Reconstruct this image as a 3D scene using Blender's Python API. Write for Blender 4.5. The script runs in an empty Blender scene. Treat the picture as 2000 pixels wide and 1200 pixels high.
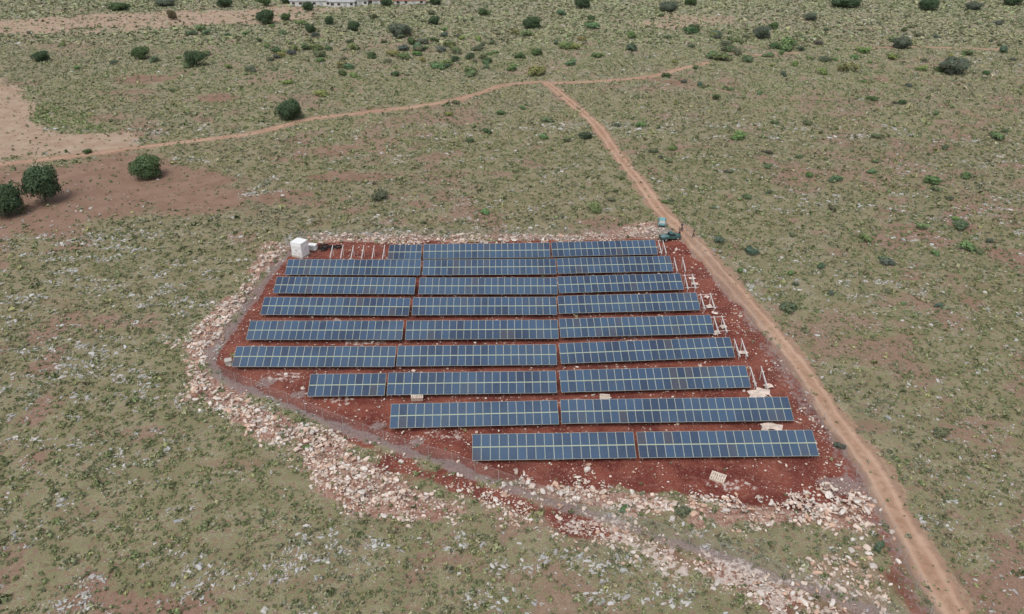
import bpy, bmesh, math, random
import numpy as np
from mathutils import Vector, Matrix, Euler
R = random.Random(7)
rng = np.random.default_rng(11)
scene = bpy.context.scene
coll = scene.collection

# ---------------------------------------------------------------- camera
H = 59.0; FPX = 1500.0; PITCH = math.atan(864.0/1500.0)
cam_d = bpy.data.cameras.new("camera"); cam = bpy.data.objects.new("camera", cam_d)
coll.objects.link(cam); scene.camera = cam
cam_d.sensor_width = 36; cam_d.lens = 27.0; cam_d.clip_end = 12000; cam_d.clip_start = 0.5
cam.location = (0, 0, H); cam.rotation_euler = (math.pi/2-PITCH, 0, 0)
cP, sP = math.cos(PITCH), math.sin(PITCH)

def G(u, v, z=0.0):
    """photogrammetric survey: photo measurement -> metres on the level plain"""
    u = np.asarray(u, float); v = np.asarray(v, float)
    a = (u-1000)/FPX; b = (v-600)/FPX
    dy = cP - b*sP; dz = -sP - b*cP
    t = (H-z)/(-dz)
    return a*t, dy*t
def GP(pts):
    p = np.array(pts, float); x, y = G(p[:, 0], p[:, 1]); return np.stack([x, y], 1)
def pxm(v): return (v+264)*cP/H

# ---------------------------------------------------------------- noise
_tab = rng.random((8, 256, 256))
def vnoise(x, y, s=0):
    xi = np.floor(x).astype(int); yi = np.floor(y).astype(int)
    fx = x-xi; fy = y-yi; fx = fx*fx*(3-2*fx); fy = fy*fy*(3-2*fy)
    T = _tab[s % 8]
    a = T[xi & 255, yi & 255]; b = T[(xi+1) & 255, yi & 255]
    c = T[xi & 255, (yi+1) & 255]; d = T[(xi+1) & 255, (yi+1) & 255]
    return (a*(1-fx)+b*fx)*(1-fy)+(c*(1-fx)+d*fx)*fy
def fbm(x, y, s=0, o=4):
    r = 0; a = 0.5; t = 0
    for i in range(o):
        r = r+a*vnoise(x*2**i+17.3*i, y*2**i-9.1*i, s+i); t += a; a *= 0.55
    return r/t
def sstep(a, b, x):
    t = np.clip((x-a)/(b-a), 0, 1); return t*t*(3-2*t)

# ---------------------------------------------------------------- distance fields
def sdf(poly, X, Y):
    d = np.full(X.shape, 1e18); ins = np.zeros(X.shape, bool)
    n = len(poly)
    for i in range(n):
        ax, ay = poly[i]; bx, by = poly[(i+1) % n]
        ex, ey = bx-ax, by-ay
        wx, wy = X-ax, Y-ay
        t = np.clip((wx*ex+wy*ey)/(ex*ex+ey*ey+1e-12), 0, 1)
        d = np.minimum(d, (wx-ex*t)**2+(wy-ey*t)**2)
        if ay != by:
            c = ((ay > Y) != (by > Y)) & (X < (bx-ax)*(Y-ay)/(by-ay)+ax)
            ins ^= c
    d = np.sqrt(d); return np.where(ins, -d, d)
def pldist(pl, X, Y):
    d = np.full(X.shape, 1e18)
    for i in range(len(pl)-1):
        ax, ay = pl[i]; bx, by = pl[i+1]
        ex, ey = bx-ax, by-ay
        wx, wy = X-ax, Y-ay
        t = np.clip((wx*ex+wy*ey)/(ex*ex+ey*ey+1e-12), 0, 1)
        d = np.minimum(d, (wx-ex*t)**2+(wy-ey*t)**2)
    return np.sqrt(d)
def smooth_line(P, step=0.8):
    P = np.array(P); out = []
    Q = np.vstack([2*P[0]-P[1], P, 2*P[-1]-P[-2]])
    for i in range(1, len(Q)-2):
        p0, p1, p2, p3 = Q[i-1], Q[i], Q[i+1], Q[i+2]
        n = max(2, int(np.linalg.norm(p2-p1)/step))
        for k in range(n):
            t = k/n
            out.append(0.5*((2*p1)+(-p0+p2)*t+(2*p0-5*p1+4*p2-p3)*t*t+(-p0+3*p1-3*p2+p3)*t**3))
    out.append(P[-1]); return np.array(out)

trackA = smooth_line(GP([(-120,332),(0,321),(120,308),(260,290),(400,273),(500,260),(600,234),(700,222),(850,203),(925,186),(980,168),(1040,161),(1100,162),(1200,157),(1280,148),(1330,135),(1385,122)]), 1.2)
trackB = smooth_line(GP([(1068,163),(1085,176),(1110,197),(1160,240),(1200,295),(1240,345),(1270,385),(1300,422),(1345,462),(1405,530),(1480,615),(1566,720),(1628,815),(1706,920),(1759,1020),(1818,1120),(1868,1205),(1920,1300)]), 0.7)
trackC = smooth_line(GP([(1470,108),(1520,105),(1560,104)]), 1.5)
trackD = smooth_line(GP([(1700,95),(1780,92),(1850,94),(1950,97)]), 1.5)
fenceL = GP([(566,494),(545,515),(520,545),(495,580),(470,612),(440,660),(415,692),(408,714),(430,738),(480,760),(560,792),(640,827),(720,857),(800,886),(880,910),(950,937),(1060,977),(1150,1003),(1260,1042),(1400,1088),(1560,1143),(1700,1195),(1800,1240)])
fenceR = GP([(1338,464),(1392,530),(1462,622),(1543,740),(1620,855),(1682,950),(1738,1050),(1802,1178),(1845,1262)])
fenceT = GP([(566,494),(572,474),(700,467),(900,468),(1100,468),(1270,464)])
SITE = GP([(555,505),(575,475),(800,472),(1290,466),(1340,462),(1396,525),(1468,612),(1550,725),(1618,825),(1690,930),(1715,975),(1560,992),(1400,975),(1200,958),(1020,945),(960,940),(880,910),(790,886),(700,852),(600,812),(520,778),(440,746),(410,714),(430,678),(475,608),(510,550)])
RED2 = GP([(640,835),(760,870),(900,925),(960,942),(1100,985),(1200,1020),(1260,1062),(1150,1055),(1000,1000),(900,965),(800,945),(730,905)])
RED3 = GP([(1250,1045),(1400,1095),(1550,1145),(1690,1200),(1540,1205),(1400,1140),(1280,1095)])
RED4 = GP([(1680,950),(1725,1010),(1790,1120),(1840,1225),(1780,1225),(1735,1110),(1685,1020)])
RB = {
 'left': GP([(530,478),(566,480),(545,512),(515,542),(480,598),(445,640),(415,688),(402,715),(430,752),(500,792),(600,832),(660,852),(720,892),(760,932),(850,960),(905,1000),(850,1015),(700,998),(640,965),(610,920),(560,868),(500,850),(430,800),(365,782),(358,740),(375,700),(358,680),(380,640),(430,600),(470,570),(490,530)]),
 'top': GP([(600,461),(800,459),(1000,461),(1150,461),(1265,438),(1292,438),(1285,468),(1000,474),(760,477),(610,472)]),
 'bottom': GP([(980,942),(1100,935),(1200,950),(1330,975),(1480,985),(1620,955),(1690,962),(1700,1010),(1740,1042),(1560,1032),(1400,1022),(1250,1000),(1100,982),(1000,968)]),
 'br': GP([(1690,1030),(1715,1100),(1750,1225),(1600,1225),(1480,1170),(1560,1100),(1650,1085)]),
 'mid': GP([(900,960),(1040,990),(1200,1005),(1420,1095),(1600,1160),(1640,1225),(1560,1225),(1380,1140),(1200,1070),(1100,1050),(960,1010)]),
}
EDGE = GP([(1400,560),(1480,650),(1560,760),(1640,880),(1700,980),(1760,1090),(1810,1190),(1780,1190),(1720,1080),(1670,985),(1600,880),(1520,755),(1440,640)])
PALE = GP([(1120,1005),(1200,1005),(1260,1050),(1340,1085),(1480,1120),(1640,1190),(1660,1220),(1600,1215),(1450,1155),(1300,1110),(1180,1062)])
FIELD = GP([(-200,340),(0,328),(120,314),(235,298),(330,315),(420,330),(478,348),(455,390),(380,408),(300,418),(200,438),(130,458),(0,482),(-200,520)])
FIELD2 = GP([(-200,140),(0,152),(60,178),(95,228),(180,255),(255,268),(262,284),(130,304),(0,318),(-200,330)])
TAN1 = GP([(-200,40),(0,38),(300,26),(560,12),(640,20),(560,42),(400,48),(150,62),(0,66),(-200,66)])
TAN2 = GP([(1200,50),(1330,30),(1450,30),(1430,48),(1280,60)])
GREENF = GP([(80,200),(140,215),(215,255),(150,262),(60,240)])
ELL = [(430,190,42,9,.9),(280,155,60,12,.8),(210,230,45,10,.6),(690,345,110,11,.8),(650,295,60,13,.7),(560,385,70,14,.8),(860,305,60,7,.6),
       (450,905,90,13,.5),(700,1075,70,10,.4),(1720,155,30,7,.8),(1310,160,40,6,.8),(120,590,60,10,.4),(1700,835,40,14,.6),(1450,330,70,6,.4),(430,40,60,6,.7),(180,1000,90,14,.4),(1890,560,70,8,.4),(130,90,110,8,.5),(250,180,60,7,.6),(1640,600,60,8,.4),(560,1140,90,14,.35),(150,1150,80,14,.35),(1850,960,50,12,.35)]
def ell(X, Y, fld):
    m = np.zeros(X.shape)
    for (u, v, ru, rv, s) in ELL:
        cx, cy = G(u, v); _, y1 = G(u, v-rv); _, y0 = G(u, v+rv); wx = ru/pxm(v); wy = (y1-y0)/2
        q = np.sqrt(((X-cx)/wx)**2+((Y-cy)/wy)**2)
        m = np.maximum(m, s*sstep(1.4, 0.5, q+(fld-.5)*1.5))
    return m

def masks(X, Y):
    n1 = fbm(X/3.0, Y/3.0, 1); n2 = fbm(X/12, Y/12, 2)
    w = (n1-.5)*4.0
    site = sstep(0.6, -0.8, sdf(SITE, X, Y)+w*.5)
    for P, s in ((RED2, .8), (RED3, .6), (RED4, .6)):
        site = np.maximum(site, s*sstep(1.4, -1.4, sdf(P, X, Y)+w*1.3))
    rub = np.zeros(X.shape)
    for k in RB: rub = np.maximum(rub, (.45 if k in('mid','br') else .95)*sstep(1.2, -1.2, sdf(RB[k], X, Y)+w*1.5))
    field = .95*sstep(8, -6, sdf(FIELD, X, Y)+(n2-.5)*24+w*1.8)
    tan = np.maximum(sstep(4, -4, sdf(FIELD2, X, Y)+(n2-.5)*12+w*1.4), .9*sstep(9, -7, sdf(TAN1, X, Y)+(n2-.5)*36))
    tan = np.maximum(tan, .6*sstep(6, -6, sdf(TAN2, X, Y)+(n2-.5)*30))
    grn = sstep(3, -3, sdf(GREENF, X, Y)+(n2-.5)*10)
    tan = tan*(1-.9*grn)
    e = ell(X, Y, n1)
    field = np.maximum(field, e)
    dl = pldist(fenceL, X, Y); dr = pldist(fenceR, X, Y)
    grey = np.maximum(.8*sstep(1.15, .3, dl+w*.4), .5*sstep(1.1, .2, np.abs(dr-.5)+w*.5))
    for (u, v, r) in ((745,828,.9),(580,770,.8),(520,745,.8),(1645,945,1.8),(820,862,.7),(1290,452,2.4)):
        cx, cy = G(u, v); grey = np.maximum(grey, .7*sstep(r*1.3, r*.5, np.hypot((X-cx)*.7, Y-cy)+w*.5))
    pale = .55*sstep(1.2, -1.2, sdf(PALE, X, Y)+w*2.2)
    for (u, v, r) in ((1440,943,.5),(1180,1020,1.6),(1530,1140,1.2),(560,735,.8),(1150,790,1.0),(1240,660,1.2),(700,668,1.0),(900,580,1.0),(680,780,.9),(1000,675,1.2),(1300,700,1.0),(1320,600,1.2),(650,625,.9),(1200,535,1.0),(860,850,.8)):
        cx, cy = G(u, v); pale = np.maximum(pale, .42*sstep(r*2.0, 0, np.hypot((X-cx)*.35, Y-cy)+w*.9))
    dt = np.minimum(pldist(trackA[::3], X, Y)-1.2, pldist(trackB[::3], X, Y)-1.3)
    dt = np.minimum(dt, np.minimum(pldist(trackC, X, Y)-.8, pldist(trackD, X, Y)-.8))
    trk = sstep(1.3, -.2, dt+w*.7)
    veg = fbm(X/16, Y/16, 3)*.55+fbm(X/4.5, Y/4.5, 5)*.45
    veg = sstep(.27, .56, veg)
    return dict(site=site, rub=rub, field=field, tan=tan, grey=grey, pale=pale, trk=trk, veg=veg, far_haze=sstep(130, 420, Y), grn=grn)  # dry is a distance factor for haze painted into far colours

# ---------------------------------------------------------------- node helpers
def mk(name):
    m = bpy.data.materials.new(name); m.use_nodes = True; nt = m.node_tree; nt.nodes.clear()
    return m, nt
def nd(nt, typ, ins=None, **pr):
    n = nt.nodes.new(typ)
    for k, v in pr.items(): setattr(n, k, v)
    for k, v in (ins or {}).items():
        if isinstance(v, bpy.types.NodeSocket): nt.links.new(v, n.inputs[k])
        else: n.inputs[k].default_value = v
    return n
def c4(c): return (c[0], c[1], c[2], 1)
def mixc(nt, f, a, b, blend='MIX'):
    n = nt.nodes.new('ShaderNodeMix'); n.data_type = 'RGBA'; n.blend_type = blend
    for i, v in ((0, f), (6, a), (7, b)):
        if isinstance(v, bpy.types.NodeSocket): nt.links.new(v, n.inputs[i])
        else: n.inputs[i].default_value = (c4(v) if i > 0 else v)
    return n.outputs[2]
def noise(nt, vec, sc, det=4, rough=.55):
    return nd(nt, 'ShaderNodeTexNoise', {'Vector': vec, 'Scale': sc, 'Detail': det, 'Roughness': rough}).outputs['Fac']
def mapr(nt, v, a, b, c=0.0, d=1.0):
    return nd(nt, 'ShaderNodeMapRange', {0: v, 1: a, 2: b, 3: c, 4: d}, interpolation_type='SMOOTHSTEP').outputs[0]
def mth(nt, op, a, b=0.0):
    return nd(nt, 'ShaderNodeMath', {0: a, 1: b}, operation=op).outputs[0]
def finish(nt, col, rough=.9, bump=None, bs=.3, bd=.05, metal=0.0, spec=.3, **extra):
    ins = {'Base Color': col if isinstance(col, bpy.types.NodeSocket) else c4(col), 'Roughness': rough, 'Metallic': metal, 'Specular IOR Level': spec}
    ins.update(extra)
    if bump is not None:
        ins['Normal'] = nd(nt, 'ShaderNodeBump', {'Height': bump, 'Strength': bs, 'Distance': bd}).outputs[0]
    b = nd(nt, 'ShaderNodeBsdfPrincipled', ins)
    nd(nt, 'ShaderNodeOutputMaterial', {'Surface': b.outputs[0]}); return b
def simple(name, col, rough=.6, metal=0.0, var=.15, sc=3.0, spec=.4):
    m, nt = mk(name); p = nd(nt, 'ShaderNodeTexCoord').outputs['Object']
    n = noise(nt, p, sc); dark = tuple(x*(1-var) for x in col); lite = tuple(min(1, x*(1+var)) for x in col)
    finish(nt, mixc(nt, mapr(nt, n, .3, .7), dark, lite), rough, metal=metal, spec=spec); return m

# ---------------------------------------------------------------- ground
def axis(segs, tail):
    a = []
    for lo, hi, st in segs: a += list(np.arange(lo, hi, st))
    a.append(segs[-1][1]); return np.array(a+tail)
xs_p = axis([(0, 80, .5), (80, 330, 1.6)], [360, 420, 520, 700, 1000, 1600, 3000, 6000])
xs = np.concatenate([-xs_p[:0:-1], xs_p])
ys = np.concatenate([[-6000, -3000, -1000, -300, -50, 10, 30], np.arange(38, 150, .5), np.arange(150, 300, 1.0), np.arange(300, 520, 2.2), [540, 600, 700, 900, 1400, 2500, 5000, 9000]])
GX, GY = np.meshgrid(xs, ys); nx, ny = len(xs), len(ys)
gx, gy = GX.ravel(), GY.ravel()
def npmesh(name, V, F, mats=(), smooth=False):
    me = bpy.data.meshes.new(name); V = np.ascontiguousarray(V, dtype=np.float32); F = np.ascontiguousarray(F, dtype=np.int32)
    k = F.shape[1]
    me.vertices.add(len(V)); me.vertices.foreach_set('co', V.ravel())
    me.loops.add(F.size); me.loops.foreach_set('vertex_index', F.ravel())
    me.polygons.add(len(F)); me.polygons.foreach_set('loop_start', np.arange(0, F.size, k, dtype=np.int32))
    if not smooth: me.polygons.foreach_set('use_smooth', np.zeros(len(F), bool))
    me.update(calc_edges=True)
    for m in mats: me.materials.append(m)
    return me
def addcol(me, name, C):
    a = me.color_attributes.new(name, 'FLOAT_COLOR', 'POINT')
    C = np.asarray(C, np.float32)
    if C.shape[1] == 3: C = np.concatenate([C, np.ones((len(C), 1), np.float32)], 1)
    a.data.foreach_set('color', np.ascontiguousarray(C).ravel())
I = np.arange(nx*ny).reshape(ny, nx)
F = np.stack([I[:-1, :-1], I[:-1, 1:], I[1:, 1:], I[1:, :-1]], -1).reshape(-1, 4)

m_ground, nt = mk("scrubland_ground")
pos = nd(nt, 'ShaderNodeNewGeometry').outputs['Position']
a1 = nd(nt, 'ShaderNodeSeparateColor', {0: nd(nt, 'ShaderNodeAttribute', attribute_name='M1').outputs['Color']}).outputs
a2 = nd(nt, 'ShaderNodeSeparateColor', {0: nd(nt, 'ShaderNodeAttribute', attribute_name='M2').outputs['Color']}).outputs
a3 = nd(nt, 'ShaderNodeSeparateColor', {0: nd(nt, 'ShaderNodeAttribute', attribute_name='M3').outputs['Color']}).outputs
nL = noise(nt, pos, .03, 5); nM = noise(nt, pos, .25, 5); nS = noise(nt, pos, 1.6, 5, .65); nF = noise(nt, pos, 6, 3, .7)
vor = nd(nt, 'ShaderNodeTexVoronoi', {'Vector': pos, 'Scale': 2.6}); vor2 = nd(nt, 'ShaderNodeTexVoronoi', {'Vector': pos, 'Scale': 6.0})
def stones(v, dist, thr):
    d = mapr(nt, v.outputs['Distance'], dist, dist*.6)
    r = nd(nt, 'ShaderNodeSeparateColor', {0: v.outputs['Color']}).outputs[0]
    return mth(nt, 'MULTIPLY', d, mth(nt, 'GREATER_THAN', r, thr)), nd(nt, 'ShaderNodeSeparateColor', {0: v.outputs['Color']}).outputs[1]
st1, sr1 = stones(vor, .34, .72); st2, sr2 = stones(vor2, .38, .62)
def jag(a, k=.7):
    t = mth(nt, 'ADD', a, mth(nt, 'MULTIPLY', mth(nt, 'SUBTRACT', nS, .5), k)); return mapr(nt, t, .3, .7)
soil = mixc(nt, mapr(nt, nL, .35, .65), (.33, .205, .15), (.35, .25, .175))
soil = mixc(nt, mapr(nt, nS, .35, .65), mixc(nt, .45, soil, (.18, .11, .08)), soil)
soil = mixc(nt, mapr(nt, nF, .4, .65), mixc(nt, .35, soil, (.14, .105, .07)), soil)
grass = mixc(nt, mapr(nt, nM, .35, .65), (.245, .24, .13), (.32, .295, .175))
grass = mixc(nt, mapr(nt, nF, .35, .62), mixc(nt, .55, grass, (.10, .11, .055)), grass)
gf = mth(nt, 'MULTIPLY', jag(a3[0], 1.3), mapr(nt, nS, .38, .54, .2, .95))
col = mixc(nt, gf, soil, grass)
grock = mixc(nt, sr1, (.38, .36, .34), (.54, .52, .50))
col = mixc(nt, mth(nt, 'MULTIPLY', st1, mapr(nt, nM, .46, .6, 0, .75)), col, grock)
col = mixc(nt, mth(nt, 'MULTIPLY', st2, mapr(nt, nM, .38, .60, .1, .8)), col, (.46, .43, .40))
col = mixc(nt, mth(nt, 'MULTIPLY', a3[2], .38), col, (.42, .40, .29))  # distance haze painted into the ground colour, paler farther off
fld = mixc(nt, mapr(nt, nM, .35, .65), (.25, .155, .108), (.315, .205, .15))
fld = mixc(nt, mapr(nt, nF, .35, .7, 0, .5), fld, (.17, .105, .075)); fld = mixc(nt, mth(nt, 'MULTIPLY', st2, .5), fld, (.45, .35, .29))
fld = mixc(nt, mapr(nt, nS, .55, .68, 0, .4), fld, (.23, .20, .12))
col = mixc(nt, mapr(nt, a1[1], .12, .85), col, fld)
tn = mixc(nt, mapr(nt, nM, .35, .65), (.36, .25, .18), (.43, .325, .24))
tn = mixc(nt, mapr(nt, nS, .54, .70, 0, .5), tn, (.28, .255, .15))
col = mixc(nt, jag(a1[2], 1.0), col, tn)
rub = mixc(nt, mapr(nt, nS, .35, .65), (.23, .105, .075), (.40, .275, .215)); rub = mixc(nt, mth(nt, 'MULTIPLY', st2, .85), rub, (.62, .53, .46))
col = mixc(nt, jag(a3[1], 1.0), col, rub)
red = mixc(nt, mapr(nt, nM, .38, .62), (.135, .032, .024), (.235, .072, .050))
red = mixc(nt, mapr(nt, nL, .42, .6, 0, .15), red, (.30, .15, .11))
red = mixc(nt, mapr(nt, nS, .48, .70, 0, .7), red, (.31, .135, .10)); red = mixc(nt, mapr(nt, nF, .50, .72, 0, .6), red, (.085, .022, .017))
red = mixc(nt, mth(nt, 'MULTIPLY', st2, .4), red, (.50, .35, .29))
col = mixc(nt, jag(a1[0], .7), col, red)
tk = mixc(nt, mapr(nt, nS, .35, .65), (.32, .19, .13), (.42, .285, .205))
col = mixc(nt, mapr(nt, jag(a2[2], .9), 0, 1, 0, .75), col, tk)
gv = mixc(nt, mapr(nt, nF, .3, .7), (.20, .145, .135), (.35, .28, .26))
col = mixc(nt, mapr(nt, jag(a2[0], 1.3), 0, 1, 0, .8), col, gv)
pl = mixc(nt, mapr(nt, nF, .3, .7), (.48, .38, .32), (.72, .66, .60))
col = mixc(nt, mapr(nt, jag(a2[1], 2.0), 0, 1, 0, .85), col, pl)
hgt = mth(nt, 'ADD', mth(nt, 'MULTIPLY', nF, .7), mth(nt, 'ADD', nS, mth(nt, 'MULTIPLY', st2, .4)))
finish(nt, col, .95, hgt, .7, .18, spec=.15)

MK = masks(gx, gy)
zz = (fbm(gx/2.2, gy/2.2, 4)-.5)*.26*np.clip(MK['site']+MK['rub']*1.5, 0, 1)
dtr = np.minimum(pldist(trackB[::3], gx, gy), pldist(trackA[::3], gx, gy))
zz = (zz-.10*np.clip(MK['site'], 0, 1))*sstep(2.2, 4.0, dtr)
me = npmesh("ground", np.stack([gx, gy, zz], 1), F, [m_ground], True)
me.polygons.foreach_set('use_smooth', np.ones(len(F), bool))
addcol(me, 'M1', np.stack([MK['site'], MK['field'], MK['tan']], 1))
addcol(me, 'M2', np.stack([MK['grey'], MK['pale'], MK['trk']], 1))
addcol(me, 'M3', np.stack([MK['veg'], MK['rub'], MK['far_haze']], 1))  # M3 blue channel holds the painted haze factor
def link(name, me, **kw):
    o = bpy.data.objects.new(name, me); coll.objects.link(o)
    for k, v in kw.items(): o[k] = v
    return o
def S(name, me, label): return link(name, me, kind="structure", label=label, category=name.replace('_', ' '))
S("ground", me, "dry scrubland plain with red soil and cleared red site")

# tracks
m_track, nt = mk("orange_dirt_track")
pos = nd(nt, 'ShaderNodeNewGeometry').outputs['Position']
at = nd(nt, 'ShaderNodeSeparateColor', {0: nd(nt, 'ShaderNodeAttribute', attribute_name='T').outputs['Color']}).outputs
nS = noise(nt, pos, 1.3, 5, .65); nF = noise(nt, pos, 7, 3, .7); nM = noise(nt, pos, .15, 3)
c = mixc(nt, mapr(nt, nM, .35, .65), (.37, .215, .14), (.46, .30, .21))
c = mixc(nt, mapr(nt, nS, .4, .7, 0, .5), c, (.29, .165, .11)); c = mixc(nt, mapr(nt, nF, .5, .7, 0, .4), c, (.56, .43, .34))
mid = mth(nt, 'MULTIPLY', mapr(nt, at[0], .3, .0), mapr(nt, nS, .42, .56))
c = mixc(nt, mth(nt, 'MULTIPLY', mid, .45), c, (.25, .175, .115))
rut = mapr(nt, mth(nt, 'ABSOLUTE', mth(nt, 'SUBTRACT', at[0], .5)), .26, .05)
c = mixc(nt, mth(nt, 'MULTIPLY', rut, .4), c, (.56, .40, .30))
c = mixc(nt, mapr(nt, mth(nt, 'ADD', at[0], mth(nt, 'MULTIPLY', nS, .7)), .95, 1.3, 0, .8), c, (.29, .195, .14))
finish(nt, c, .95, mth(nt, 'ADD', nF, nS), .5, .1, spec=.15)
def ribbon(name, pl, w, z, label):
    n = len(pl); tg = np.gradient(pl, axis=0); tg /= np.linalg.norm(tg, axis=1)[:, None]; nr = np.stack([-tg[:, 1], tg[:, 0]], 1)
    s = np.arange(n)
    wl = w/2*(.6+.85*fbm(s/4., s*0+1, 1)); wr = w/2*(.6+.85*fbm(s/4., s*0+9, 2))
    V = []; T = []
    for k in np.linspace(-1, 1, 9):
        ww = np.where(k < 0, wl, wr); p = pl+nr*(k*ww)[:, None]
        V.append(np.concatenate([p, np.full((n, 1), z)], 1)); T.append(np.full(n, abs(k)))
    V = np.stack(V, 1).reshape(-1, 3); T = np.stack(T, 1).reshape(-1)
    I = np.arange(n*9).reshape(n, 9); F = np.stack([I[:-1, 1:], I[:-1, :-1], I[1:, :-1], I[1:, 1:]], -1).reshape(-1, 4)
    me = npmesh(name, V, F, [m_track]); addcol(me, 'T', np.stack([T, T, T], 1)); return S(name, me, label)
ribbon("dirt_track", trackA, 2.2, .014, "narrow winding orange dirt track through the scrub")
ribbon("dirt_road", trackB, 3.0, .022, "straight orange dirt road beside the fenced site")
ribbon("dirt_path", trackC, 2.0, .014, "short faint dirt path in the scrub")
ribbon("dirt_path", trackD, 1.6, .014, "faint distant dirt path in the scrub")

# ---------------------------------------------------------------- scatter machinery
def leafcloud(r, ntri, nl, size, zs=.8, inner=.2, base=0.0, lo=.55, core=.5):
    L = []
    for i in range(nl):
        a = r.uniform(0, 6.283); rr = r.uniform(.15, .62); L.append((rr*math.cos(a), rr*math.sin(a), r.uniform(.12, .68), r.uniform(.26, .44)))
    L.append((0, 0, .4, core)); L = np.array(L)
    g = np.random.default_rng(int(r.random()*1e9)); k = g.integers(0, len(L), ntri)
    d = g.normal(size=(ntri, 3)); d /= np.linalg.norm(d, axis=1)[:, None]; d[:, 2] = np.where(d[:, 2] < -.3, -d[:, 2], d[:, 2])
    rad = L[k, 3]*np.where(g.random(ntri) < inner, g.uniform(.3, .8, ntri), g.uniform(.85, 1.12, ntri))
    c = L[k, :3]+d*rad[:, None]; c[:, 2] = np.clip(c[:, 2], .02, None)*zs+base
    u = np.cross(d, g.normal(size=(ntri, 3))); u /= np.linalg.norm(u, axis=1)[:, None]; w = np.cross(d, u)+g.normal(size=(ntri, 3))*.45
    sz = size*g.uniform(.6, 1.3, ntri)[:, None]
    V = np.stack([c+u*sz, c-u*sz*.6+w*sz*.8, c-u*sz*.5-w*sz*.8], 1).reshape(-1, 3)
    sh = (lo+(1.05-lo)*np.clip(c[:, 2]-base, 0, 1)/zs*.9)*g.uniform(.7, 1.3, ntri)*np.where(rad < L[k, 3]*.8, .7, 1)  # shade painted into leaf colour: darker low down and inside the clump
    return V, np.arange(ntri*3).reshape(-1, 3), np.repeat(sh, 3)
t_ = (1+5**.5)/2
ICO_V = np.array([(-1,t_,0),(1,t_,0),(-1,-t_,0),(1,-t_,0),(0,-1,t_),(0,1,t_),(0,-1,-t_),(0,1,-t_),(t_,0,-1),(t_,0,1),(-t_,0,-1),(-t_,0,1)])/math.sqrt(1+t_*t_)
ICO_F = np.array([(0,11,5),(0,5,1),(0,1,7),(0,7,10),(0,10,11),(1,5,9),(5,11,4),(11,10,2),(10,7,6),(7,1,8),(3,9,4),(3,4,2),(3,2,6),(3,6,8),(3,8,9),(4,9,5),(2,4,11),(6,2,10),(8,6,7),(9,8,1)])
def stonev(r):
    g = np.random.default_rng(int(r.random()*1e9)); V = ICO_V*g.uniform(.68, 1.25, (12, 1))
    V = np.clip(V, -g.uniform(.5, .85, 3), g.uniform(.5, .85, 3)); V = V*np.array([g.uniform(1.0, 1.5), g.uniform(.6, 1), g.uniform(.4, .75)])
    return V, ICO_F, np.ones(12)
def scatter(name, variants, P, scl, colr, mat, full=False):
    n = len(P); vid = rng.integers(0, len(variants), n); Vs = []; Fs = []; Cs = []; off = 0
    if np.ndim(scl) == 1: scl = np.stack([scl]*3, 1)
    az = rng.uniform(0, 6.283, n); tx = rng.normal(0, .45, n) if full else np.zeros(n)
    for k, (V, Fk, sh) in enumerate(variants):
        s = np.where(vid == k)[0]
        if not len(s): continue
        Q = V[None]*scl[s][:, None, :]
        if full:
            ct, st = np.cos(tx[s])[:, None], np.sin(tx[s])[:, None]
            Q = np.stack([Q[..., 0], Q[..., 1]*ct-Q[..., 2]*st, Q[..., 1]*st+Q[..., 2]*ct], -1)
        ca, sa = np.cos(az[s])[:, None], np.sin(az[s])[:, None]
        Q = np.stack([Q[..., 0]*ca-Q[..., 1]*sa, Q[..., 0]*sa+Q[..., 1]*ca, Q[..., 2]], -1)+P[s][:, None, :]
        Vs.append(Q.reshape(-1, 3)); Fs.append((Fk[None]+(off+np.arange(len(s))*len(V))[:, None, None]).reshape(-1, 3))
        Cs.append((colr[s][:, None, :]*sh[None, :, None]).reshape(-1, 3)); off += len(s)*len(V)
    me = npmesh(name, np.concatenate(Vs), np.concatenate(Fs), [mat]); addcol(me, 'Col', np.concatenate(Cs)); return me

def attrmat(name, rough, spec=.2, nsc=0, transl=False, objcol=False):
    m, nt = mk(name); c = nd(nt, 'ShaderNodeAttribute', attribute_name='Col').outputs['Color']
    if objcol: c = mixc(nt, 1.0, c, nd(nt, 'ShaderNodeObjectInfo').outputs['Color'], 'MULTIPLY')
    b = None
    if nsc:
        p = nd(nt, 'ShaderNodeNewGeometry').outputs['Position']; n = noise(nt, p, nsc, 4, .6)
        c = mixc(nt, mapr(nt, n, .4, .75, 0, .3), c, (.36, .22, .16) if nsc < 5 else (.22, .2, .17)); b = n
    finish(nt, c, rough, b, .5, .05, spec=spec); return m
m_scrub = attrmat("scrub_leaves", .85, .15)
m_leaf = attrmat("tree_leaves", .7, .25, objcol=True)
m_stone = attrmat("pinkish_limestone", .9, .2, 4)
m_rock = attrmat("grey_limestone", .9, .2, 6)

def view_points(y0, y1, dens):
    w1 = .577*y1+45; n = int(dens*(y1-y0)*2*w1)
    y = rng.uniform(y0, y1, n); x = rng.uniform(-w1, w1, n); k = np.abs(x) < .577*y+42
    return x[k], y[k]

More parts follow.
